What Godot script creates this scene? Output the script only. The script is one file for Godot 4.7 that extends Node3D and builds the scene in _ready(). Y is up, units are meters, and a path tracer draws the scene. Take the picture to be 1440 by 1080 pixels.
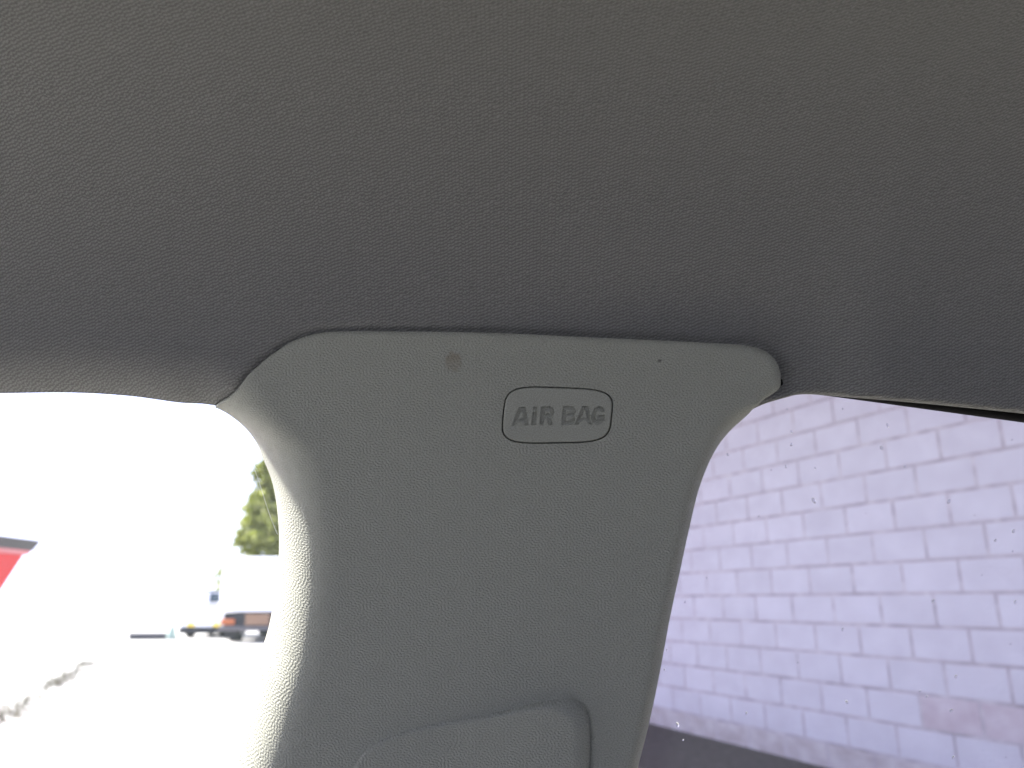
extends Node3D
# A car's middle pillar and headliner seen from a seat, two side windows, and the yard outside.
# Metres, y up. The cabin is built in its own frame (CABIN): u to the right, v up along the leaning pillar, w towards the seats.

const EYE := Vector3(0, 1.15, 0)
var CABIN := Transform3D(Basis(Vector3.RIGHT, deg_to_rad(16.0)), EYE)
const REACH := 0.30            # metres from the seat's eye point to the pillar

var rng := RandomNumberGenerator.new()
var hole_front := PackedVector2Array()
var hole_rear := PackedVector2Array()
var seam := PackedVector2Array()
var belt := PackedVector2Array()

# ------------------------------------------------------------------ set-up
func _ready() -> void:
	rng.seed = 20
	var cam := Camera3D.new()
	cam.name = "camera"
	cam.transform = CABIN
	cam.keep_aspect = Camera3D.KEEP_HEIGHT
	cam.near = 0.02
	cam.far = 4000.0
	var lens := CameraAttributesPhysical.new()
	lens.frustum_focal_length = 23.7
	lens.exposure_aperture = 10.5
	lens.frustum_focus_distance = 0.31
	lens.frustum_near = 0.02
	lens.frustum_far = 4000.0
	cam.attributes = lens
	cam.fov = 53.7
	add_child(cam)
	cam.make_current()

	var env := Environment.new()
	env.background_mode = Environment.BG_SKY
	var sky_m := ProceduralSkyMaterial.new()
	sky_m.sky_top_color = Color(0.56, 0.62, 0.84)
	sky_m.sky_horizon_color = Color(0.86, 0.88, 0.98)
	sky_m.sky_curve = 0.18
	sky_m.sky_energy_multiplier = 0.8
	sky_m.sun_angle_max = 62.0
	sky_m.sun_curve = 0.35
	sky_m.ground_bottom_color = Color(0.45, 0.44, 0.42)
	sky_m.ground_horizon_color = Color(0.6, 0.6, 0.6)
	sky_m.ground_energy_multiplier = 0.6
	var sky := Sky.new()
	sky.sky_material = sky_m
	env.sky = sky
	env.tonemap_mode = Environment.TONE_MAPPER_LINEAR
	env.tonemap_exposure = 6.1
	env.sdfgi_enabled = true
	env.ssao_enabled = true
	env.ssil_enabled = true
	var we := WorldEnvironment.new()
	we.name = "environment"
	we.environment = env
	add_child(we)

	var sun := DirectionalLight3D.new()
	sun.name = "sun"
	sun.light_energy = 1.5
	sun.light_color = Color(1.0, 0.98, 0.95)
	sun.light_angular_distance = 3.0
	sun.shadow_enabled = true
	var hd := deg_to_rad(-69.0)
	var el := deg_to_rad(40.0)
	var towards := Vector3(sin(hd) * cos(el), sin(el), -cos(hd) * cos(el))
	sun.transform = Transform3D(Basis.looking_at(-towards, Vector3.UP), Vector3(0, 20, 0))
	add_child(sun)

	build_yard()
	build_wall()
	build_car()
	build_things()


# ------------------------------------------------------------------ helpers
func part(called: String, mesh: Mesh, mat: Material, parent: Node, at := Transform3D()) -> MeshInstance3D:
	var o := MeshInstance3D.new()
	o.name = called
	o.mesh = mesh
	o.material_override = mat
	o.transform = at
	parent.add_child(o, true)
	return o


func thing(called: String, label: String, category: String, at := Vector3.ZERO, turn := 0.0, group := "") -> Node3D:
	var o := Node3D.new()
	o.name = called
	o.position = at
	o.rotation.y = turn
	tag(o, label, category, group)
	add_child(o, true)
	return o


func tag(o: Node, label: String, category: String, group := "") -> void:
	o.set_meta("label", label)
	o.set_meta("category", category)
	if group:
		o.set_meta("group", group)


func grey(linear: float, tint := Color(1, 1, 1)) -> Color:
	return Color(linear * tint.r, linear * tint.g, linear * tint.b).linear_to_srgb()


func plain(linear: Color, rough := 0.6, metal := 0.0) -> StandardMaterial3D:
	var m := StandardMaterial3D.new()
	m.albedo_color = linear.linear_to_srgb()
	m.roughness = rough
	m.metallic = metal
	return m


func noise_texture(freq: float, lo: Color, hi: Color, size := 512, octaves := 4, sd := 1, kind := FastNoiseLite.TYPE_SIMPLEX_SMOOTH) -> NoiseTexture2D:
	var n := FastNoiseLite.new()
	n.noise_type = kind
	n.frequency = freq
	n.fractal_octaves = octaves
	n.seed = sd
	var t := NoiseTexture2D.new()
	t.width = size
	t.height = size
	t.seamless = true
	t.noise = n
	var g := Gradient.new()
	g.set_color(0, lo)
	g.set_color(1, hi)
	t.color_ramp = g
	return t


# Worm-like grain of moulded plastic: waves of one length in many directions, tiling.
func grain_image(size: int, waves: int, count: int, stretch: float, sd: int) -> Image:
	var r := RandomNumberGenerator.new()
	r.seed = sd
	var total := PackedFloat32Array()
	total.resize(size * size)
	for k in count:
		var a := r.randf() * TAU
		var far := waves * r.randf_range(0.78, 1.22)
		var kx := roundi(cos(a) * far * stretch)
		var ky := roundi(sin(a) * far / stretch)
		var ph := r.randf() * TAU
		var cx := PackedFloat32Array()
		var sx := PackedFloat32Array()
		cx.resize(size)
		sx.resize(size)
		for x in size:
			cx[x] = cos(TAU * kx * x / size + ph)
			sx[x] = sin(TAU * kx * x / size + ph)
		for y in size:
			var c := cos(TAU * ky * y / size)
			var s := sin(TAU * ky * y / size)
			var row := y * size
			for x in size:
				total[row + x] += cx[x] * c - sx[x] * s
	var im := Image.create_empty(size, size, false, Image.FORMAT_RF)
	var gain := 1.3 / sqrt(count * 0.5)
	r.seed = sd + 1
	for y in size:
		for x in size:
			im.set_pixel(x, y, Color(0.38 + 0.38 * tanh(total[y * size + x] * gain) + 0.24 * r.randf(), 0, 0))
	return im


# Warp-knit cloth: rows of short loops that lean left and right by turns.
func knit_images(size: int, columns_: int, rows: int) -> Array:
	var n := FastNoiseLite.new()
	n.seed = 5
	n.frequency = 1.0
	n.noise_type = FastNoiseLite.TYPE_SIMPLEX
	n.fractal_octaves = 2
	var shift := []
	for k in columns_:
		shift.append(0.42 * k + rng.randf_range(-0.12, 0.12) + 0.3 * floori(k / 4.0))
	shift[columns_ - 1] = 0.42 * -1.0
	var hi := Image.create_empty(size, size, false, Image.FORMAT_RF)
	var co := Image.create_empty(size, size, false, Image.FORMAT_RGB8)
	for y in size:
		for x in size:
			var fx := float(x) / size
			var fy := float(y) / size
			var w := n.get_noise_3d(cos(TAU * fx) * 3.0, sin(TAU * fx) * 3.0, fy * 18.0) * (1.0 - fy) + n.get_noise_3d(cos(TAU * fx) * 3.0, sin(TAU * fx) * 3.0, (fy - 1.0) * 18.0) * fy
			var c := fx * columns_ + 0.15 * w
			var column := posmod(floori(c), columns_)
			var within := fposmod(c, 1.0)
			var lean := 0.42 * within if column % 13 < 12 else 0.2
			var ph: float = fy * rows - lean - shift[column] + 0.45 * w
			var loop: float = 0.5 + 0.5 * cos(TAU * ph)
			loop = pow(loop, 0.7)
			var side := 1.0 - pow(absf(within - 0.5) * 2.0, 4.0) * 0.55
			var h := loop * side
			var fuzz := rng.randf()
			hi.set_pixel(x, y, Color(h * 0.70 + fuzz * 0.30, 0, 0))
			var tone := 0.66 + 0.22 * h + 0.12 * fuzz  # darker in the gaps between loops: relief shading put into the cloth colour
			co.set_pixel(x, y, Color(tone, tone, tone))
	return [hi, co]


func spline(points: Array, n := 6) -> PackedVector2Array:
	var p := []
	for q in points:
		p.append(Vector2(q[0], q[1]) * 0.001)
	var out := PackedVector2Array()
	for i in p.size() - 1:
		for k in n:
			out.append(p[i].cubic_interpolate(p[i + 1], p[maxi(i - 1, 0)], p[mini(i + 2, p.size() - 1)], float(k) / n))
	out.append(p[-1])
	return out


func distance_to(line: PackedVector2Array, p: Vector2, closed := false) -> float:
	var best := 1e9
	var last := line.size() - (0 if closed else 1)
	for i in last:
		var d := p.distance_squared_to(Geometry2D.get_closest_point_to_segment(p, line[i], line[(i + 1) % line.size()]))
		if d < best:
			best = d
	return sqrt(best)


# Signed distance, positive outside; far from the outline only a lower bound (all that the profiles need).
func outside(line: PackedVector2Array, box: Rect2, p: Vector2) -> float:
	if not box.has_point(p):
		var q := p.clamp(box.position, box.end)
		var far := p.distance_to(q)
		if far > 0.04:
			return far
	var d := distance_to(line, p, true)
	return -d if box.has_point(p) and contains(line, p) else d


func contains(line: PackedVector2Array, p: Vector2) -> bool:
	var odd := false
	var a := line[line.size() - 1]
	for b in line:
		if (a.y > p.y) != (b.y > p.y) and p.x < a.x + (p.y - a.y) / (b.y - a.y) * (b.x - a.x):
			odd = not odd
		a = b
	return odd


func box_of(line: PackedVector2Array) -> Rect2:
	var r := Rect2(line[0], Vector2.ZERO)
	for p in line:
		r = r.expand(p)
	return r


func axis(spans: Array) -> PackedFloat32Array:
	var out := PackedFloat32Array()
	for s in spans:
		var n := maxi(1, roundi((s[1] - s[0]) / s[2]))
		for k in n:
			out.append(lerpf(s[0], s[1], float(k) / n))
	out.append(spans[-1][1])
	return out


# A sheet over a grid, kept where field(u, v) > 0 and cut cleanly along field = 0, with a skirt of the given depth behind the cut.
func sheet(us: PackedFloat32Array, vs: PackedFloat32Array, field: Callable, place: Callable, skirt := 0.0, tint: Variant = null) -> ArrayMesh:
	var nu := us.size()
	var nv := vs.size()
	var f := PackedFloat32Array()
	f.resize(nu * nv)
	for j in nv:
		for i in nu:
			var x: float = field.call(us[i], vs[j])
			f[j * nu + i] = x if absf(x) > 1e-7 else 1e-7
	var pos := PackedVector3Array()
	var uv := PackedVector2Array()
	var idx := PackedInt32Array()
	var at := PackedInt32Array()
	at.resize(nu * nv)
	at.fill(-1)
	var on_edge := {}
	var cut := []
	for j in nv - 1:
		for i in nu - 1:
			var c := [j * nu + i, j * nu + i + 1, (j + 1) * nu + i + 1, (j + 1) * nu + i]
			var inside := 0
			for k in c:
				inside += 1 if f[k] > 0.0 else 0
			if inside == 0:
				continue
			for tri in [[c[0], c[1], c[2]], [c[0], c[2], c[3]]]:
				var loop := []
				var crossing := []
				for k in 3:
					var a: int = tri[k]
					var b: int = tri[(k + 1) % 3]
					if f[a] > 0.0:
						if at[a] < 0:
							at[a] = pos.size()
							uv.append(Vector2(us[a % nu], vs[a / nu]))
							pos.append(place.call(us[a % nu], vs[a / nu]))
						loop.append(at[a])
					if (f[a] > 0.0) != (f[b] > 0.0):
						var key := mini(a, b) * nu * nv + maxi(a, b)
						if not on_edge.has(key):
							var lo := mini(a, b)
							var hi := maxi(a, b)
							var t := f[lo] / (f[lo] - f[hi])
							var q := Vector2(lerpf(us[lo % nu], us[hi % nu], t), lerpf(vs[lo / nu], vs[hi / nu], t))
							on_edge[key] = pos.size()
							uv.append(q)
							pos.append(place.call(q.x, q.y))
						loop.append(on_edge[key])
						crossing.append([on_edge[key], f[a] > 0.0])
				for k in range(1, loop.size() - 1):
					idx.append_array([loop[0], loop[k + 1], loop[k]])
				if crossing.size() == 2:
					cut.append([crossing[0][0], crossing[1][0]] if crossing[0][1] else [crossing[1][0], crossing[0][0]])
	var nor := PackedVector3Array()
	nor.resize(pos.size())
	for k in range(0, idx.size(), 3):
		var n := (pos[idx[k + 2]] - pos[idx[k]]).cross(pos[idx[k + 1]] - pos[idx[k]])
		for m in 3:
			nor[idx[k + m]] += n
	for k in nor.size():
		nor[k] = nor[k].normalized()
	if skirt > 0.0:
		var sum := {}
		for e in cut:
			var o := (pos[e[1]] - pos[e[0]]).cross(Vector3.BACK)
			for k in 2:
				sum[e[k]] = sum.get(e[k], Vector3.ZERO) + o
		var made := {}
		for k in sum:
			made[k] = pos.size()
			var n: Vector3 = sum[k].normalized()
			for z in 2:
				pos.append(pos[k] - Vector3(0, 0, skirt * z))
				nor.append(n)
				uv.append(uv[k])
		for e in cut:
			var p: int = made[e[0]]
			var q: int = made[e[1]]
			idx.append_array([p, q, p + 1, q, q + 1, p + 1])
	var arrays := []
	arrays.resize(Mesh.ARRAY_MAX)
	arrays[Mesh.ARRAY_VERTEX] = pos
	arrays[Mesh.ARRAY_NORMAL] = nor
	arrays[Mesh.ARRAY_TEX_UV] = uv
	arrays[Mesh.ARRAY_INDEX] = idx
	if tint != null:
		var col := PackedColorArray()
		for q in uv:
			col.append(tint.call(q.x, q.y))
		arrays[Mesh.ARRAY_COLOR] = col
	var mesh := ArrayMesh.new()
	mesh.add_surface_from_arrays(Mesh.PRIMITIVE_TRIANGLES, arrays)
	return mesh


func quad(st: SurfaceTool, a: Vector3, b: Vector3, c: Vector3, d: Vector3) -> void:   # a b c d counter-clockwise from the front
	for p in [a, c, b, a, d, c]:
		st.add_vertex(p)


# A box with chamfered edges, from one corner to the other.
func add_box(st: SurfaceTool, lo: Vector3, hi: Vector3, bevel := 0.0, at := Transform3D()) -> void:
	var c := (lo + hi) / 2.0
	var h := (hi - lo) / 2.0
	var b := minf(bevel, minf(h.x, minf(h.y, h.z)) * 0.9)
	for ax in 3:
		for s in [-1.0, 1.0]:
			var n := Vector3.ZERO
			n[ax] = s
			var p := Vector3.ZERO
			p[(ax + 1) % 3] = 1.0
			var q := Vector3.ZERO
			q[(ax + 2) % 3] = s
			var o := c + n * h[ax]
			var e := h[(ax + 1) % 3] - b
			var g := h[(ax + 2) % 3] - b
			quad(st, at * (o - p * e - q * g), at * (o + p * e - q * g), at * (o + p * e + q * g), at * (o - p * e + q * g))
	if b <= 0.0:
		return
	for ax in 3:
		var i := (ax + 1) % 3
		var k := (ax + 2) % 3
		for s in [-1.0, 1.0]:
			for t in [-1.0, 1.0]:
				var a0 := c
				var a1 := c
				a0[i] += s * h[i]
				a0[k] += t * (h[k] - b)
				a1[i] += s * (h[i] - b)
				a1[k] += t * h[k]
				var along := Vector3.ZERO
				along[ax] = h[ax] - b
				if s * t > 0:
					quad(st, at * (a0 - along), at * (a1 - along), at * (a1 + along), at * (a0 + along))
				else:
					quad(st, at * (a1 - along), at * (a0 - along), at * (a0 + along), at * (a1 + along))
	for s in [-1.0, 1.0]:
		for t in [-1.0, 1.0]:
			for r in [-1.0, 1.0]:
				var p := [c + Vector3(s * h.x, t * (h.y - b), r * (h.z - b)), c + Vector3(s * (h.x - b), t * h.y, r * (h.z - b)), c + Vector3(s * (h.x - b), t * (h.y - b), r * h.z)]
				if s * t * r > 0:
					p = [p[0], p[2], p[1]]
				for q in p:
					st.add_vertex(at * q)


func box_mesh(lo: Vector3, hi: Vector3, bevel := 0.0) -> ArrayMesh:
	var st := begin()
	add_box(st, lo, hi, bevel)
	return done(st)


func begin() -> SurfaceTool:
	var st := SurfaceTool.new()
	st.begin(Mesh.PRIMITIVE_TRIANGLES)
	st.set_smooth_group(-1)
	return st


func done(st: SurfaceTool) -> ArrayMesh:
	st.generate_normals()
	return st.commit()


# A closed outline in x and y drawn out along z.
func prism(points: Array, z0: float, z1: float) -> ArrayMesh:
	var st := begin()
	var n := points.size()
	var flat := PackedVector2Array(points)
	if not Geometry2D.is_polygon_clockwise(flat):
		pass
	else:
		flat.reverse()
	var tri := Geometry2D.triangulate_polygon(flat)
	for k in range(0, tri.size(), 3):
		var a := flat[tri[k]]
		var b := flat[tri[k + 1]]
		var c := flat[tri[k + 2]]
		if (b - a).cross(c - a) < 0:
			var x := b
			b = c
			c = x
		for p in [a, c, b]:
			st.add_vertex(Vector3(p.x, p.y, z1))
		for p in [a, b, c]:
			st.add_vertex(Vector3(p.x, p.y, z0))
	for k in n:
		var a := flat[k]
		var b := flat[(k + 1) % n]
		quad(st, Vector3(a.x, a.y, z1), Vector3(a.x, a.y, z0), Vector3(b.x, b.y, z0), Vector3(b.x, b.y, z1))
	return done(st)


# ------------------------------------------------------------------ the cabin's shape
const BEND := 0.012       # where the headliner starts to curve over
const RADIUS := 0.11
const TURN := 1.26

func front_roll(v: float) -> Vector2:      # width and depth of the rounded edge of the front window's opening
	var k := smoothstep(0.008, 0.030, -v)
	return Vector2(0.023 + 0.011 * k, 0.016 + 0.018 * k)


func rear_roll(u: float) -> Vector2:
	var k := smoothstep(0.082, 0.108, u)
	return Vector2(0.010 - 0.0090 * k, 0.018 - 0.0140 * k)


func roll(d: float, r: Vector2) -> float:
	if d >= r.x:
		return 0.0
	return r.y * pow(1.0 - maxf(d, 0.0) / r.x, 2.2)


var box_front: Rect2
var box_rear: Rect2
var box_seam: Rect2
var box_belt: Rect2

func d_front(u: float, v: float) -> float:
	return outside(hole_front, box_front, Vector2(u, v))


func d_rear(u: float, v: float) -> float:
	return outside(hole_rear, box_rear, Vector2(u, v))


func d_trim(u: float, v: float) -> float:      # positive inside the trim
	return -outside(seam, box_seam, Vector2(u, v))


func d_belt(u: float, v: float) -> float:
	return -outside(belt, box_belt, Vector2(u, v))


const BADGE := Vector2(0.0180, -0.0124)

func badge_xy(u: float, v: float) -> Vector2:
	var p := Vector2(u, v) - BADGE
	p.x -= 0.10 * p.y
	p.y += 0.012 * p.x
	return p


func d_badge(u: float, v: float) -> float:     # positive inside
	var p := badge_xy(u, v)
	var hw := 0.0217
	var hh := 0.0111 * (1.0 - 0.05 * p.x / hw)
	var r := pow(pow(absf(p.x / hw), 4.2) + pow(absf(p.y / hh), 4.2), 1.0 / 4.2)
	return (1.0 - r) * lerpf(0.0111, 0.0217, clampf(absf(p.x) / hw, 0, 1) ** 4)


func trim_place(u: float, v: float) -> Vector3:
	var w := -0.25 * u * u + pow(maxf(v - BEND, 0.0), 2.0) / (2.0 * RADIUS)
	w -= roll(d_front(u, v) + 0.0006, front_roll(v)) + roll(d_rear(u, v) + 0.0006, rear_roll(u))
	if v > -0.03:
		var e := d_trim(u, v)
		var r := 0.0016 + 0.0016 * smoothstep(0.07, 0.1, u)
		if e < r:
			w -= r * (1.0 - sqrt(maxf(0.0, 1.0 - pow(1.0 - maxf(e, 0.0) / r, 2.0)))) * 0.8
	if v < -0.11 and u > -0.08 and u < 0.045:
		var e := d_belt(u, v)
		if e > 0.0:
			var t := clampf(e / lerpf(0.0011, 0.0085, smoothstep(0.010, 0.030, u)), 0.0, 1.0)
			w += lerpf(0.0008, 0.0034, smoothstep(-0.035, 0.032, u)) * (1.0 - pow(1.0 - t, 2.0))
		w -= 0.0012 * smoothstep(0.018, 0.030, u) * clampf(1.0 - absf(e) / 0.0016, 0.0, 1.0)
	return Vector3(u, v, w - REACH)


func liner_place(u: float, s: float) -> Vector3:
	var turn := clampf((s - BEND) / RADIUS, 0.0, TURN)
	var past := maxf(s - BEND - RADIUS * TURN, 0.0)
	var v := minf(s, BEND) + RADIUS * sin(turn) + past * cos(turn)
	var w := RADIUS * (1.0 - cos(turn)) + past * sin(turn)
	var h := -0.0012 - 0.25 * minf(u * u, 0.09)
	if s < 0.06 and s > -0.05 and u > -0.2 and u < 0.2:
		var e := -d_trim(u, s)
		var lobe := smoothstep(0.088, 0.106, u)
		h += lerpf(0.0012, -0.0025, smoothstep(-0.1, 0.1, u)) * (1.0 - smoothstep(0.010, 0.04, e))
		if e > 0.0:
			h -= lerpf(0.0022, 0.0050, lobe) * (1.0 + 0.30 * sin(u * 5200.0 + 3.0 * sin(u * 1330.0)) * (1.0 - lobe)) * pow(maxf(0.0, 1.0 - e / lerpf(0.0035, 0.011, lobe)), 2.0) * (1.0 - lobe * (1.0 - smoothstep(0.001, 0.012, s + 0.0085)))
		else:
			h = minf(h, -0.25 * u * u) - 0.0022
	h += 0.0030 * smoothstep(0.118, 0.15, u) * (1.0 - smoothstep(0.03, 0.10, s))
	h += 0.0009 * sin(u * 47.0 + 0.6) * smoothstep(0.118, 0.15, u) * (1.0 - smoothstep(0.0, 0.03, s))
	v -= h * sin(turn)
	w += h * cos(turn)
	if s < 0.05:
		w -= roll(d_front(u, s), front_roll(s)) + roll(d_rear(u, s), rear_roll(u))
	return Vector3(u, v, w - REACH)


# ------------------------------------------------------------------ lettering, one unit high
func bar(p: Vector2, a: Vector2, b: Vector2, half: float) -> float:
	var d := (b - a).normalized()
	var q := p - (a + b) / 2.0
	return maxf(absf(q.dot(d)) - a.distance_to(b) / 2.0, absf(q.cross(d)) - half)


func arc(p: Vector2, c: Vector2, r: Vector2, from: float, to: float, half: float) -> float:
	var best := 1e9
	var last := c + Vector2(cos(from), sin(from)) * r
	for k in range(1, 13):
		var a := lerpf(from, to, k / 12.0)
		var q := c + Vector2(cos(a), sin(a)) * r
		best = minf(best, p.distance_to(Geometry2D.get_closest_point_to_segment(p, last, q)))
		last = q
	return best - half


func glyph(which: String, p: Vector2) -> float:
	var t := 0.103
	if p.x < -0.3 or p.x > 1.2 or p.y < -0.3 or p.y > 1.3:
		return 1.0
	match which:
		"A":
			var d := minf(bar(p, Vector2(0.02, -0.3), Vector2(0.52, 1.3), t), bar(p, Vector2(0.90, -0.3), Vector2(0.49, 1.3), t))
			d = minf(d, bar(p, Vector2(0.2, 0.27), Vector2(0.7, 0.27), 0.085))
			return maxf(d, absf(p.y - 0.5) - 0.5)
		"i":
			return minf(bar(p, Vector2(0.13, 0.0), Vector2(0.13, 0.70), 0.12), bar(p, Vector2(0.13, 0.79), Vector2(0.13, 1.0), 0.12))
		"R":
			var d := minf(bar(p, Vector2(0.12, 0), Vector2(0.12, 1), 0.11), bar(p, Vector2(0.1, 0.89), Vector2(0.46, 0.89), 0.11))
			d = minf(d, bar(p, Vector2(0.1, 0.44), Vector2(0.46, 0.44), 0.11))
			d = minf(d, arc(p, Vector2(0.44, 0.665), Vector2(0.215, 0.225), -PI / 2, PI / 2, 0.11))
			d = minf(d, bar(p, Vector2(0.34, 0.62), Vector2(0.72, -0.2), 0.115))
			return maxf(d, absf(p.y - 0.5) - 0.5)
		"B":
			var d := minf(bar(p, Vector2(0.12, 0), Vector2(0.12, 1), 0.11), bar(p, Vector2(0.1, 0.895), Vector2(0.42, 0.895), 0.105))
			d = minf(d, minf(bar(p, Vector2(0.1, 0.515), Vector2(0.44, 0.515), 0.095), bar(p, Vector2(0.1, 0.105), Vector2(0.44, 0.105), 0.105)))
			d = minf(d, arc(p, Vector2(0.42, 0.705), Vector2(0.20, 0.19), -PI / 2, PI / 2, 0.105))
			return minf(d, arc(p, Vector2(0.44, 0.31), Vector2(0.215, 0.205), -PI / 2, PI / 2, 0.105))
		"G":
			var d := arc(p, Vector2(0.39, 0.5), Vector2(0.275, 0.39), deg_to_rad(42), deg_to_rad(345), 0.11)
			return minf(d, minf(bar(p, Vector2(0.36, 0.42), Vector2(0.74, 0.42), 0.095), bar(p, Vector2(0.64, 0.16), Vector2(0.64, 0.5), 0.10)))
	return 1.0


const WORD := [["A", 0.0], ["i", 1.06], ["R", 1.50], ["B", 2.68], ["A", 3.42], ["G", 4.28]]

func letter(k: int, u: float, v: float) -> float:     # positive inside the letter
	var p := (Vector2(u, v) - BADGE - Vector2(-0.0182, -0.0040)) / 0.0073
	p.y -= 0.010 * p.x
	p.x -= 0.09 * p.y
	p.x -= WORD[k][1]
	return -glyph(WORD[k][0], p) * 0.0073


# ------------------------------------------------------------------ the car
func build_car() -> void:
	hole_front = spline([[-420.3, -11.9], [-290.7, -5.1], [-221.5, -4.0], [-188.8, -3.7], [-163.3, -5.1], [-141.4, -7.8], [-125.4, -9.3], [-116.0, -16.8], [-111.2, -30.0], [-105.7, -44.2], [-103.2, -59.9], [-102.9, -75.7], [-104.5, -91.5], [-107.3, -107.3], [-111.2, -120.1], [-115.7, -136.0], [-120.9, -151.9], [-127.4, -171.1], [-136.5, -200.0]])
	hole_front.append_array([Vector2(-0.15, -0.235), Vector2(-0.17, -0.25), Vector2(-0.62, -0.25), Vector2(-0.62, -0.15), Vector2(-0.55, -0.04)])
	hole_rear = spline([[46.3, -194.0], [52.3, -161.3], [56.8, -143.4], [61.3, -122.6], [65.8, -98.7], [70.3, -77.8], [74.2, -59.9], [77.9, -44.9], [82.4, -33.0], [88.1, -22.4], [94.9, -14.2], [102.6, -8.7], [111.0, -5.9], [120.5, -4.2], [141.7, -5.7], [172.6, -8.3], [217.1, -12.7], [306.3, -21.9]])
	hole_rear.append_array([Vector2(0.48, -0.06), Vector2(0.58, -0.15), Vector2(0.58, -0.25), Vector2(0.05, -0.25), Vector2(0.038, -0.235)])
	seam = spline([[-126.9, -12.4], [-125.4, -9.3], [-112.4, -3.4], [-105.0, 4.3], [-96.3, 11.6], [-87.7, 17.0], [-79.1, 19.8], [-67.7, 20.9], [-39.4, 20.8], [-5.6, 20.2], [36.6, 18.3], [79.1, 16.4], [94.9, 15.3], [103.5, 12.2], [107.3, 7.1], [108.2, 1.4], [107.5, -1.8], [104.4, -4.2], [100.8, -6.6], [97.0, -10.6]])
	seam.append_array([Vector2(0.096, -0.018), Vector2(0.106, -0.03), Vector2(0.115, -0.06), Vector2(0.08, -0.40), Vector2(-0.26, -0.40), Vector2(-0.14, -0.06), Vector2(-0.131, -0.018)])
	belt = spline([[-64.7, -157.5], [-61.9, -150.4], [-55.7, -143.4], [-46.4, -138.9], [-33.7, -135.2], [-5.6, -129.6], [14.1, -125.1], [23.1, -124.8], [28.7, -128.5], [31.2, -136.4], [30.9, -151.8], [29.8, -165.9]])
	belt.append_array([Vector2(0.024, -0.25), Vector2(-0.075, -0.25)])
	box_front = box_of(hole_front)
	box_rear = box_of(hole_rear)
	box_seam = box_of(seam)
	box_belt = box_of(belt)

	var knit := knit_images(768, 26, 28)
	var cloth := StandardMaterial3D.new()
	cloth.albedo_color = grey(0.345, Color(0.985, 0.985, 0.94))
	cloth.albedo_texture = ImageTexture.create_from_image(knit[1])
	cloth.heightmap_enabled = true
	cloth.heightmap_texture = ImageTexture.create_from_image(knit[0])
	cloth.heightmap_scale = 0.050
	cloth.uv1_scale = Vector3(1.0 / 0.036, 1.0 / 0.036, 1)
	cloth.roughness = 0.95
	cloth.rim_enabled = true
	cloth.rim = 0.4
	cloth.metallic_specular = 0.2

	var grain := ImageTexture.create_from_image(grain_image(512, 25, 30, 0.9, 3))
	var trim_m := StandardMaterial3D.new()
	trim_m.albedo_color = grey(0.50, Color(0.98, 1.0, 0.85))
	trim_m.albedo_texture = noise_texture(0.11, Color(0.66, 0.66, 0.66), Color(1, 1, 1), 512, 3, 9)
	trim_m.vertex_color_use_as_albedo = true
	trim_m.heightmap_enabled = true
	trim_m.heightmap_texture = grain
	trim_m.heightmap_scale = 0.020
	trim_m.uv1_scale = Vector3(1.0 / 0.031, 1.0 / 0.031, 1)
	trim_m.roughness = 1.0
	trim_m.roughness_texture = noise_texture(0.012, Color(0.46, 0.46, 0.46), Color(0.68, 0.68, 0.68), 512, 5, 15)
	trim_m.metallic_specular = 0.45

	var car := thing("car", "grey car cabin with knitted headliner and AIR BAG pillar between two side windows", "car")

	var liner := sheet(axis([[-1.1, -0.30, 0.04], [-0.30, 0.26, 0.0011], [0.26, 1.1, 0.04]]), axis([[-0.03, 0.06, 0.0011], [0.06, 0.22, 0.004], [0.22, 1.35, 0.05]]),
		func(u, s): return minf(d_front(u, s), d_rear(u, s)), liner_place, 0.008)
	part("headliner", liner, cloth, car, CABIN)

	var us := axis([[-0.19, -0.15, 0.002], [-0.15, 0.115, 0.0008]])
	var vs := axis([[-0.36, -0.17, 0.004], [-0.17, 0.022, 0.0008]])
	var body := func(u, v): return minf(minf(d_trim(u, v), d_front(u, v) + 0.0006), d_rear(u, v) + 0.0006)
	var mark := FastNoiseLite.new()
	mark.frequency = 700.0
	mark.seed = 8
	var stain := func(u: float, v: float) -> Color:
		var p := Vector2((u + 0.0232) / 0.0031, (v - 0.0085) / 0.0036)
		var r := p.length() + 0.45 * mark.get_noise_2d(u, v)
		var k := (1.0 - smoothstep(0.75, 1.15, r)) * (0.45 + 0.4 * smoothstep(-0.3, 0.9, p.y)) + 0.35 * clampf(1.0 - absf(r - 0.95) * 5.0, 0, 1)
		var dot := Vector2(u - 0.0585, v - 0.009).length()
		var c := Color(1, 1, 1).lerp(Color(0.66, 0.56, 0.46), clampf(k, 0, 1) * 0.8)
		return c * (0.25 if dot < 0.0006 else 1.0)
	var trim := sheet(us, vs, func(u, v):
		var x: float = body.call(u, v)
		if absf(u - BADGE.x) < 0.026 and absf(v - BADGE.y) < 0.015:
			x = minf(x, -d_badge(u, v) - 0.0001)
		if v < -0.11:
			x = minf(x, -d_belt(u, v))
		return x, trim_place, 0.012, stain)
	var pillar := part("pillar_trim", trim, trim_m, car, CABIN)
	var clean := trim_m.duplicate()
	clean.vertex_color_use_as_albedo = false
	part("belt_guide_panel", sheet(axis([[-0.08, 0.036, 0.0008]]), axis([[-0.26, -0.17, 0.003], [-0.17, -0.12, 0.0008]]), d_belt, trim_place, 0.0), clean, pillar)

	var plate_m: StandardMaterial3D = clean.duplicate()
	plate_m.heightmap_scale = 0.004
	var bu := axis([[BADGE.x - 0.0235, BADGE.x + 0.0235, 0.00013]])
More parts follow.
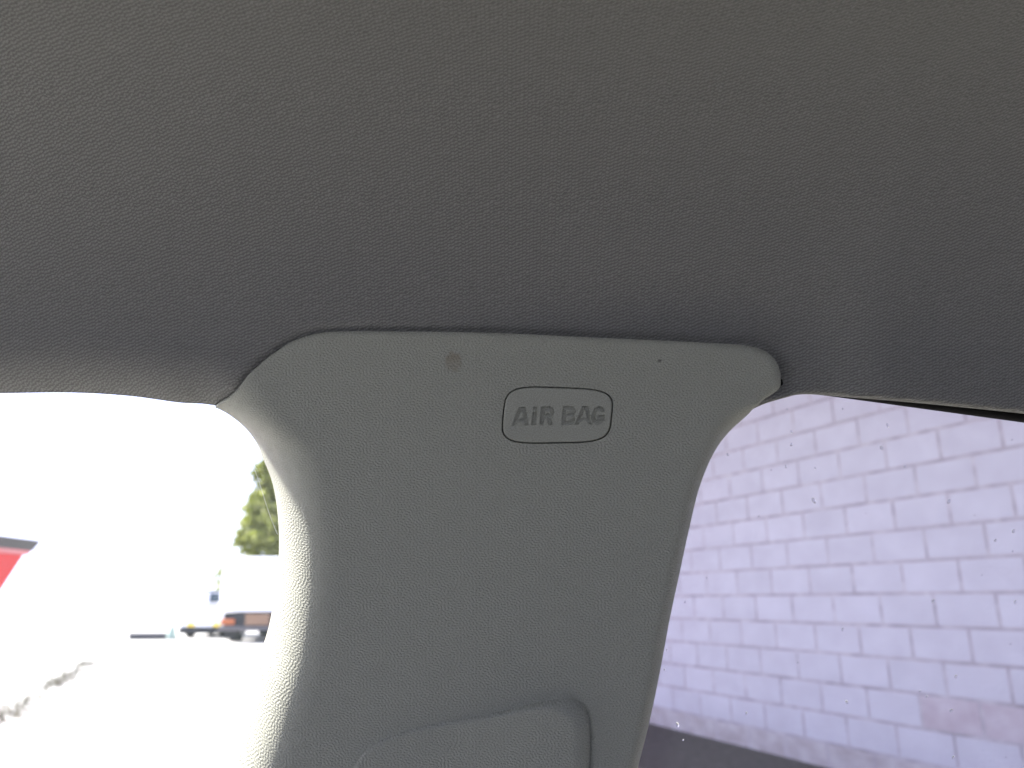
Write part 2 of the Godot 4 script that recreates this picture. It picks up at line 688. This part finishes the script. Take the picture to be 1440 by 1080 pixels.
	var bv := axis([[BADGE.y - 0.0125, BADGE.y + 0.0125, 0.00013]])
	var flat := func(u: float, v: float, low: float) -> Vector3:
		var e := d_badge(u, v) - 0.00036
		var soft := 0.00035 * pow(maxf(0.0, 1.0 - e / 0.0006), 2.0)
		return Vector3(u, v, -0.25 * u * u - REACH - low - soft)
	var face := sheet(bu, bv, func(u, v):
		var x := d_badge(u, v) - 0.00036
		if x > 0.0:
			for k in 6:
				x = minf(x, -letter(k, u, v))
		return x, func(u, v): return flat.call(u, v, 0.0), 0.0015)
	part("airbag_badge", face, plate_m, pillar)
	for k in 6:
		var x0: float = BADGE.x - 0.0182 + 0.0073 * WORD[k][1] - 0.0012
		part("letter", sheet(axis([[x0, x0 + 0.0092, 0.00013]]), axis([[BADGE.y - 0.0045, BADGE.y + 0.0042, 0.00013]]), func(u, v): return letter(k, u, v) + 0.00005,
			func(u, v): return flat.call(u, v, 0.0010), 0.0), plate_m, pillar)

	# rubber seal under the headliner's edge at the rear window
	var rubber := plain(Color(0.006, 0.006, 0.0065), 0.9)
	rubber.metallic_specular = 0.2
	var seal := spline([[95, -12.0], [112, -4.5], [125, -4.3], [146, -6.9], [179, -11.3], [222, -17.0], [302, -27.5], [420, -44]])
	var st := begin()
	st.set_smooth_group(1)
	for i in seal.size() - 1:
		var n0 := (seal[mini(i + 1, seal.size() - 1)] - seal[maxi(i - 1, 0)]).normalized().orthogonal()
		var n1 := (seal[mini(i + 2, seal.size() - 1)] - seal[i]).normalized().orthogonal()
		n0 = n0 if n0.y > 0 else -n0
		n1 = n1 if n1.y > 0 else -n1
		for k in 12:
			var ring := []
			for c in [[seal[i], n0, k], [seal[i + 1], n1, k], [seal[i + 1], n1, k + 1], [seal[i], n0, k + 1]]:
				var a: float = c[2] / 12.0 * TAU
				var p: Vector2 = c[0] + c[1] * (0.0045 - 0.0045 * cos(a))
				ring.append(Vector3(p.x, p.y, -REACH - 0.25 * p.x * p.x - 0.012 + 0.006 * sin(a)))
			quad(st, ring[0], ring[3], ring[2], ring[1])
	part("window_seal", done(st), rubber, car, CABIN)

	# steel of the body side behind the trim, and the rest of the shell that keeps the cabin dim
	var steel := plain(Color(0.02, 0.02, 0.022), 0.5)
	var side := sheet(axis([[-1.1, -0.24, 0.02], [-0.24, 0.30, 0.004], [0.30, 1.1, 0.02]]), axis([[-0.9, -0.36, 0.03], [-0.36, 0.1, 0.004]]),
		func(u, v): return minf(d_front(u / 1.075, v / 1.075) + 0.0 - 0.022, d_rear(u / 1.11, v / 1.11) - 0.004), func(u, v): return Vector3(u, v, -REACH - 0.047), 0.018)
	part("body_side", side, steel, car, CABIN)
	var dark := plain(Color(0.03, 0.03, 0.032), 0.9)
	part("roof_panel", box_mesh(Vector3(-1.15, 1.40, -0.32), Vector3(1.15, 1.43, 1.15), 0.01), plain(Color(0.4, 0.4, 0.42), 0.3, 0.6), car)
	part("cabin_floor", box_mesh(Vector3(-1.15, 0.27, -0.12), Vector3(1.15, 0.31, 1.15)), dark, car)
	part("far_door", box_mesh(Vector3(-1.15, 0.31, 1.09), Vector3(1.15, 1.08, 1.15)), dark, car)
	part("seat_bench", box_mesh(Vector3(0.35, 0.31, -0.05), Vector3(0.95, 0.62, 1.05), 0.05), dark, car)
	part("rear_bulkhead", box_mesh(Vector3(1.09, 0.31, -0.1), Vector3(1.15, 1.22, 1.09)), dark, car)
	part("dashboard", box_mesh(Vector3(-1.15, 0.31, -0.1), Vector3(-0.95, 1.05, 1.09), 0.03), dark, car)
	for z in [0.4, 0.85]:
		part("far_pillar", box_mesh(Vector3(-0.08 + z * 0.0, 0.92, 1.09 + 0.0), Vector3(0.08, 1.40, 1.15)) if z < 0.5 else box_mesh(Vector3(1.05, 1.05, 1.09), Vector3(1.15, 1.40, 1.15)), dark, car)

	# window glass
	var glass := StandardMaterial3D.new()
	glass.transparency = BaseMaterial3D.TRANSPARENCY_ALPHA
	glass.albedo_color = Color(0.75, 0.8, 0.8, 0.06)
	glass.roughness = 0.02
	var pane_f := part("front_window", box_mesh(Vector3(-0.9, -0.38, -REACH - 0.058), Vector3(-0.095, 0.03, -REACH - 0.055)), glass, car, CABIN)
	var pane_r := part("rear_window", box_mesh(Vector3(0.03, -0.38, -REACH - 0.058), Vector3(0.86, 0.03, -REACH - 0.055)), glass, car, CABIN)
	var hair := plain(Color(0.8, 0.8, 0.78), 0.5)
	st = begin()
	for k in 12:
		var a := Vector2(lerpf(-0.1232, -0.1095, k / 12.0), lerpf(-0.0336, -0.0700, k / 12.0) + 0.0012 * sin(k * 0.5))
		var b := Vector2(lerpf(-0.1232, -0.1095, (k + 1) / 12.0), lerpf(-0.0336, -0.0700, (k + 1) / 12.0) + 0.0012 * sin((k + 1) * 0.5))
		var n := (b - a).normalized().orthogonal() * 0.00010
		quad(st, Vector3(a.x - n.x, a.y - n.y, -0.3545), Vector3(b.x - n.x, b.y - n.y, -0.3545), Vector3(b.x + n.x, b.y + n.y, -0.3545), Vector3(a.x + n.x, a.y + n.y, -0.3545))
	part("pale_line", done(st), hair, pane_f)  # thin pale line on the pane

	var water := StandardMaterial3D.new()
	water.refraction_enabled = true
	water.refraction_scale = 0.033
	water.transparency = BaseMaterial3D.TRANSPARENCY_ALPHA
	water.albedo_color = Color(0.87, 0.87, 0.9, 0.02)
	water.roughness = 0.03
	var bead := SphereMesh.new()
	bead.radius = 0.5
	bead.height = 1.0
	bead.radial_segments = 16
	bead.rings = 8
	for d in [[129.9, -11.9, 0.6], [156.2, -11.7, 0.6], [132.0, -22.6, 0.9], [131.9, -28.5, 1.0], [177.4, -19.5, 1.4], [101.8, -33.3, 0.8], [129.3, -39.0, 1.0], [143.2, -39.7, 0.8], [122.4, -40.6, 0.5], [142.5, -55.0, 1.8], [185.6, -39.0, 1.0], [206.3, -55.4, 1.4], [116.5, -62.5, 0.7], [236.1, -26.3, 0.5], [236.8, -69.5, 1.2], [228.3, -73.8, 1.0], [236.5, -78.9, 0.6], [198.9, -102.5, 1.1], [84.4, -60.2, 0.8], [174.6, -30.1, 1.2], [167.1, -61.1, 0.4], [218.4, -62.0, 0.4], [91.9, -91.6, 0.6], [237.7, -103.0, 1.2], [156.1, -115.9, 1.0], [209.6, -138.2, 1.2], [158.1, -150.2, 1.1], [207.4, -154.2, 1.1], [78.1, -160.9, 1.6], [208.3, -176.3, 1.1], [110.7, -155.5, 0.9], [195.9, -147.6, 0.8], [73.0, -125.7, 0.7], [72.0, -135.0, 0.8], [135.0, -131.6, 0.6], [235.4, -122.8, 0.6], [80.8, -168.1, 0.6], [233.2, -176.3, 0.5], [192.6, -145.0, 0.7], [222.0, -90.2, 0.4], [81.7, -103.0, 0.7]]:
		var size: float = d[2] * 0.00145
		var lean := (-0.5 if d[0] > 190.0 else 0.15) + rng.randf_range(-0.4, 0.4)
		var thin := rng.randf_range(0.6, 1.0)
		part("water_drop", bead, water, pane_r, Transform3D(Basis(Vector3.BACK, lean).scaled_local(Vector3(size * 0.85 * thin, size * 1.2, size * 0.35)), Vector3(d[0] * 0.001, d[1] * 0.001, -REACH - 0.0582)))


# ------------------------------------------------------------------ the yard
const ALONG := Vector3(-0.4067, 0, -0.9135)      # direction of the block wall, away from the car
const ACROSS := Vector3(0.9135, 0, -0.4067)      # from the car towards the wall

func build_yard() -> void:
	var concrete := plain(Color(0.38, 0.375, 0.355), 0.9)
	concrete.albedo_texture = noise_texture(0.02, Color(0.78, 0.78, 0.78), Color(1, 1, 1), 512, 5, 2)
	concrete.uv1_triplanar = true
	concrete.uv1_world_triplanar = true
	concrete.uv1_scale = Vector3.ONE * 0.25
	var st := begin()
	quad(st, Vector3(-1500, 0, 1500), Vector3(1500, 0, 1500), Vector3(1500, 0, -1500), Vector3(-1500, 0, -1500))
	var ground := part("ground", done(st), concrete, self)
	ground.set_meta("kind", "structure")
	# darker ground strip along the foot of the wall
	var dark_ground := plain(Color(0.085, 0.07, 0.075), 0.95)
	dark_ground.albedo_texture = noise_texture(0.03, Color(0.55, 0.52, 0.52), Color(1, 1, 1), 512, 5, 4)
	dark_ground.uv1_triplanar = true
	dark_ground.uv1_world_triplanar = true
	dark_ground.uv1_scale = Vector3.ONE * 0.8
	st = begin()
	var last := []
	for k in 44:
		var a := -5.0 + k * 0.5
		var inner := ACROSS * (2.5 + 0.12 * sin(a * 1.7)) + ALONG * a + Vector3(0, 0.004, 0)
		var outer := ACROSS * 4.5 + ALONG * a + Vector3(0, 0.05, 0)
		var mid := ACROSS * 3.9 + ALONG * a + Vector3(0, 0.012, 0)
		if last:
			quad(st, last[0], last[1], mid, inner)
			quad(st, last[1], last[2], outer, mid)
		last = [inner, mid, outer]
	var strip := part("dark_ground_strip", done(st), dark_ground, self)
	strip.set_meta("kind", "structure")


func build_wall() -> void:
	var wall := thing("block_wall", "tall painted pale lavender concrete block wall seen through the rear window", "wall", ACROSS * 4.36 + ALONG * 2.0)
	var to_local := wall.transform.affine_inverse()
	# along, up, out of the wall towards the car
	var frame := to_local * Transform3D(Basis(ALONG, Vector3.UP, -ACROSS), ACROSS * 4.36)
	var paints := []
	for k in 5:
		var t := 0.54 + 0.005 * k
		var m := plain(Color(t * 0.955, t * 0.935, t * 1.17), 0.75)
		m.albedo_texture = noise_texture(0.012, Color(0.93, 0.925, 0.93), Color(1, 1, 1), 512, 5, 20) if k == 0 else paints[0].albedo_texture
		m.uv1_triplanar = true
		m.uv1_world_triplanar = true
		m.uv1_scale = Vector3.ONE * 0.6
		m.heightmap_enabled = true
		m.heightmap_texture = noise_texture(0.12, Color(0, 0, 0), Color(1, 1, 1), 512, 3, 22) if k == 0 else paints[0].heightmap_texture
		m.heightmap_scale = 0.3
		paints.append(m)
	# weathered bottom courses: mud splashed up the paint
	var muddy: StandardMaterial3D = paints[0].duplicate()
	muddy.albedo_color = Color(0.515, 0.49, 0.575).linear_to_srgb()
	muddy.albedo_texture = noise_texture(0.018, Color(0.78, 0.745, 0.74), Color(1, 1, 1), 512, 5, 31)
	var stained: StandardMaterial3D = muddy.duplicate()
	stained.albedo_color = Color(0.525, 0.49, 0.60).linear_to_srgb()
	stained.albedo_texture = noise_texture(0.018, Color(0.85, 0.80, 0.81), Color(1, 1, 1), 512, 5, 33)
	var joint: StandardMaterial3D = paints[0].duplicate()
	joint.albedo_color = Color(0.55, 0.525, 0.625).linear_to_srgb()
	joint.albedo_texture = noise_texture(0.02, Color(0.70, 0.67, 0.69), Color(1, 1, 1), 512, 4, 41)
	var shapes := []
	for k in 4:
		shapes.append(box_mesh(Vector3(-0.194 + rng.randf() * 0.002, -0.0935, -0.03), Vector3(0.194, 0.0935 - rng.randf() * 0.002, 0.0), 0.005))
	var rest := begin()
	for row in 28:
		for c in range(-14, 41):
			var a := c * 0.4 + (0.19 if row % 2 else -0.01) + 0.2
			if a > 15.8:
				continue
			var at := Transform3D(Basis(), Vector3(a, row * 0.2 + 0.1, 0.0017 + rng.randf_range(-0.0009, 0.0009)))
			if c >= 3 and c < 20 and row < 17:
				var m: Material = muddy if row == 0 else paints[rng.randi() % 5]
				if row == 2 and absf(a - 3.2) < 0.5:
					m = stained
				part("block", shapes[rng.randi() % 4], m, wall, frame * at)
			else:
				add_box(rest, Vector3(-0.194, -0.0935, -0.03), Vector3(0.194, 0.0935, 0.0), 0.004, frame * at)
	var others := part("blockwork", done(rest), paints[2], wall)
	others.set_meta("kind", "stuff")
	var bed := begin()
	add_box(bed, Vector3(-5.8, 0, -6.0), Vector3(15.81, 5.62, 0.0), 0.0, frame)
	part("mortar_bed", done(bed), joint, wall)
	# unseen flat slab added to shade the wall and the ground at its foot
	var sun_shade := prism([Vector2(-5.8, -0.01), Vector2(-5.8, -4.9), Vector2(4.0, -4.9), Vector2(5.5, -4.3), Vector2(8.2, -3.9), Vector2(11.6, -2.85), Vector2(11.6, -0.01)], -0.15, 0.0)
	part("added_sun_shade", sun_shade, plain(Color(0.35, 0.34, 0.33), 0.8), wall, frame * Transform3D(Basis(Vector3.RIGHT, Vector3.FORWARD, Vector3.UP), Vector3(0, 3.40, 0)))
	var cap := begin()
	add_box(cap, Vector3(-5.85, 5.62, -6.05), Vector3(15.86, 5.72, 0.04), 0.01, frame)
	part("coping", done(cap), plain(Color(0.3, 0.3, 0.31), 0.8), wall)


func wheel(parent: Node, at: Vector3, r: float, wide: float) -> void:    # axle along x
	var tyre := CylinderMesh.new()
	tyre.top_radius = r
	tyre.bottom_radius = r
	tyre.height = wide
	tyre.radial_segments = 24
	var hub := CylinderMesh.new()
	hub.top_radius = r * 0.55
	hub.bottom_radius = r * 0.6
	hub.height = wide + 0.03
	hub.radial_segments = 20
	var w := part("wheel", tyre, plain(Color(0.02, 0.02, 0.02), 0.9), parent, Transform3D(Basis(Vector3.BACK, PI / 2), at))
	part("rim", hub, plain(Color(0.4, 0.4, 0.4), 0.4, 0.6), w)


func build_things() -> void:
	var white := plain(Color(0.80, 0.81, 0.82), 0.4)
	var black := plain(Color(0.025, 0.025, 0.028), 0.7)
	var orange := plain(Color(0.45, 0.13, 0.04), 0.5)
	var yellow := plain(Color(0.85, 0.62, 0.08), 0.5)
	var window := plain(Color(0.03, 0.05, 0.07), 0.1)

	# white box truck, its tail towards the car
	var t := thing("box_truck", "white box truck with orange lights on a dark undercarriage, in front of the green tree", "truck", Vector3(-7.4, 0, -23.4), 0.08)
	part("cargo_box", box_mesh(Vector3(-1.25, 0.85, -4.2), Vector3(1.2, 2.45, 0), 0.03), white, t)
	part("chassis", box_mesh(Vector3(-1.1, 0.45, -5.5), Vector3(1.1, 0.83, -0.05), 0.03), black, t)
	part("bumper", box_mesh(Vector3(-1.2, 0.32, -0.12), Vector3(1.2, 0.46, 0.02), 0.02), plain(Color(0.12, 0.11, 0.11), 0.6), t)
	for x in [-0.95, 0.95]:
		for z in [-1.1, -4.9]:
			wheel(t, Vector3(x, 0.4, z), 0.4, 0.3)
		part("tail_light", box_mesh(Vector3(x - 0.2, 0.50, -0.05), Vector3(x + 0.2, 0.66, 0.03), 0.02), orange, t)
		part("mudflap", box_mesh(Vector3(x - 0.2, 0.08, -0.5), Vector3(x + 0.2, 0.44, -0.47)), black, t)
	part("tool_box", box_mesh(Vector3(-0.45, 0.48, -0.03), Vector3(0.25, 0.8, 0.02), 0.01), plain(Color(0.28, 0.17, 0.10), 0.7), t)
	part("cab", prism([Vector2(4.3, 0.5), Vector2(6.1, 0.5), Vector2(6.1, 1.3), Vector2(5.7, 2.2), Vector2(4.3, 2.25)], -1.1, 1.1), white, t, Transform3D(Basis(Vector3.UP, PI / 2), Vector3(0, 0, 0)))

	# small white van beside it
	var v := thing("white_van", "small white van with a dark rear pane and dark bumper, left of the box truck", "van", Vector3(-10.25, 0, -26.3), 0.05)
	var hull := prism([Vector2(0.0, 0.25), Vector2(0.0, 0.8), Vector2(-0.08, 1.44), Vector2(-0.2, 1.5), Vector2(-2.2, 1.48), Vector2(-2.9, 0.95), Vector2(-3.3, 0.85), Vector2(-3.35, 0.25)], -0.68, 0.68)
	part("body", hull, white, v, Transform3D(Basis(Vector3.UP, -PI / 2), Vector3.ZERO))
	part("roof_edge", box_mesh(Vector3(-0.45, 1.475, -0.25), Vector3(0.6, 1.515, -0.10), 0.01), black, v)
	part("rear_window", box_mesh(Vector3(0.15, 1.12, -0.10), Vector3(0.6, 1.42, 0.0), 0.01), window, v)
	part("number_plate", box_mesh(Vector3(0.1, 1.0, 0.0), Vector3(0.5, 1.04, 0.02), 0.003), black, v)
	part("bumper", box_mesh(Vector3(-0.72, 0.14, -0.2), Vector3(0.62, 0.34, 0.06), 0.04), black, v)
	for x in [-0.35, 0.48]:
		part("tail_light", box_mesh(Vector3(x - 0.12, 0.34, 0.0), Vector3(x + 0.12, 0.46, 0.05), 0.02), yellow, v)
	for x in [-0.55, 0.55]:
		for z in [-0.6, -2.7]:
			wheel(v, Vector3(x, 0.28, z), 0.28, 0.18)

	# dark low trailer deck and a green bollard
	var bar_ := thing("wheel_stop", "long low dark wheel stop lying on the bright ground", "wheel stop", Vector3(-11.4, 0, -25.2), 0.06)
	part("kerb_block", box_mesh(Vector3(-0.65, 0, -0.1), Vector3(0.5, 0.2, 0.1), 0.04), plain(Color(0.06, 0.06, 0.065), 0.8), bar_)
	var cone_ := thing("green_cone", "small pale green cone at the end of the dark wheel stop", "cone", Vector3(-10.75, 0, -25.2))
	var cone := CylinderMesh.new()
	cone.top_radius = 0.03
	cone.bottom_radius = 0.17
	cone.height = 0.45
	part("cone_body", cone, plain(Color(0.24, 0.32, 0.27), 0.6), cone_, Transform3D(Basis(), Vector3(0, 0.24, 0)))
	part("cone_foot", box_mesh(Vector3(-0.2, 0, -0.2), Vector3(0.2, 0.03, 0.2), 0.01), black, cone_)

	# red skip with a raked end and a grey rim
	var skip := thing("red_skip", "red steel skip with a grey rim and a raked end", "skip", Vector3(-4.06, 0, -5.2), 0.0)
	var red := plain(Color(0.78, 0.02, 0.035), 0.45)
	part("tub", prism([Vector2(0.4718, 1.478), Vector2(-1.443, 1.478), Vector2(-1.0, 0.07), Vector2(-0.22, 0.07)], -0.4995, 0.222), red, skip)
	part("rim_band", prism([Vector2(0.555, 1.583), Vector2(-1.499, 1.583), Vector2(-1.471, 1.511), Vector2(0.5106, 1.511)], -0.5439, 0.2553), plain(Color(0.10, 0.10, 0.11), 0.6), skip)
	part("highlight_lip", prism([Vector2(0.5106, 1.5095), Vector2(-1.454, 1.5095), Vector2(-1.454, 1.4795), Vector2(0.494, 1.4795)], -0.5217, 0.2387), plain(Color(0.75, 0.25, 0.30), 0.3), skip)  # paler pink strip: the highlight below the rim put into its colour
	for x in [-0.95, -0.6, -0.25]:
		part("rib", prism([Vector2(x - 0.02775, 1.478), Vector2(x + 0.02775, 1.478), Vector2(x + 0.01665, 0.0777), Vector2(x - 0.01665, 0.0777)], 0.2226, 0.2553), red, skip)
	part("skid", box_mesh(Vector3(-1.054, 0, -0.444), Vector3(-0.22, 0.0666, 0.1665), 0.02), black, skip)

	build_tree()
	build_grass()


func build_tree() -> void:
	var tree := thing("conifer_tree", "tall light green conifer behind the box truck", "tree", Vector3(-12.1, 0, -42.0))
	var trunk := CylinderMesh.new()
	trunk.top_radius = 0.05
	trunk.bottom_radius = 0.35
	trunk.height = 15.2
	part("trunk", trunk, plain(Color(0.12, 0.08, 0.05), 0.9), tree, Transform3D(Basis(), Vector3(0, 7.6, 0)))
	var leaf := plain(Color(1, 1, 1), 0.8)
	leaf.vertex_color_use_as_albedo = true
	leaf.backlight_enabled = true
	leaf.backlight = Color(0.55, 0.6, 0.3)
	var st := begin()
	var limbs := begin()
	var shape := FastNoiseLite.new()
	shape.seed = 12
	shape.frequency = 0.35
	var tops := []
	for k in 420:
		var y := lerpf(0.9, 15.3, pow(rng.randf(), 0.9))
		var a := rng.randf() * TAU
		var reach := (15.8 - y) * 0.25 * (0.94 + 0.12 * rng.randf())
		tops.append([y, a, reach])
	for e in tops:
		var y: float = e[0]
		var a: float = e[1]
		var reach: float = e[2]
		var out := Vector3(cos(a), 0, sin(a))
		var side := out.cross(Vector3.UP) * 0.03
		var tip := Vector3(0, y - 0.15 * reach, 0) + out * reach
		quad(limbs, Vector3(0, y, 0) - side, Vector3(0, y, 0) + side, tip + side * 0.3, tip - side * 0.3)
		var tone := rng.randf_range(0.7, 1.25)
		for n in int(60 + 70 * reach):
			var f := pow(rng.randf(), 0.6)
			var p := Vector3(0, y, 0).lerp(tip, f) + Vector3(rng.randfn(), rng.randfn() * 0.8, rng.randfn()) * (0.10 + 0.12 * reach * (1.1 - f))
			var d := Vector3(rng.randfn(), rng.randfn() - 0.3, rng.randfn()).normalized()
			var q := d.cross(Vector3(rng.randfn(), rng.randfn(), rng.randfn())).normalized()
			var s := rng.randf_range(0.16, 0.36)
			var g := tone * rng.randf_range(0.75, 1.2)
			st.set_color(Color(0.27 * g, 0.285 * g, 0.085 * g))
			for r in [p - q * s * 0.4, p + d * s, p + q * s * 0.4]:
				st.add_vertex(r)
	part("limbs", done(limbs), plain(Color(0.12, 0.08, 0.05), 0.9), tree).set_meta("kind", "stuff")
	part("crown", done(st), leaf, tree)


func build_grass() -> void:
	var m := plain(Color(1, 1, 1), 0.9)
	m.vertex_color_use_as_albedo = true
	var st := begin()
	for k in 1500:
		var f := rng.randf()
		var thick := 0.5 + 0.5 * sin(f * 21.0) * sin(f * 8.0 + 1.0)
		if rng.randf() > thick:
			continue
		var c := Vector3(-4.9, 0, -7.6).lerp(Vector3(-8.2, 0, -15.6), f) + Vector3(rng.randfn() * 0.10, 0, rng.randfn() * 0.16)
		var a := rng.randf() * TAU
		var w := Vector3(cos(a), 0, sin(a)) * 0.008
		var tip := c + Vector3(rng.randfn() * 0.05, rng.randf_range(0.03, 0.13), rng.randfn() * 0.05)
		var t := rng.randf()
		st.set_color(Color(0.16, 0.14, 0.10).lerp(Color(0.10, 0.10, 0.05), t))
		for p in [c - w, tip, c + w]:
			st.add_vertex(p)
	var g := part("dry_grass", done(st), m, self)
	g.set_meta("kind", "stuff")
	tag(g, "ragged line of dry grass along a crack in the bright concrete", "grass")
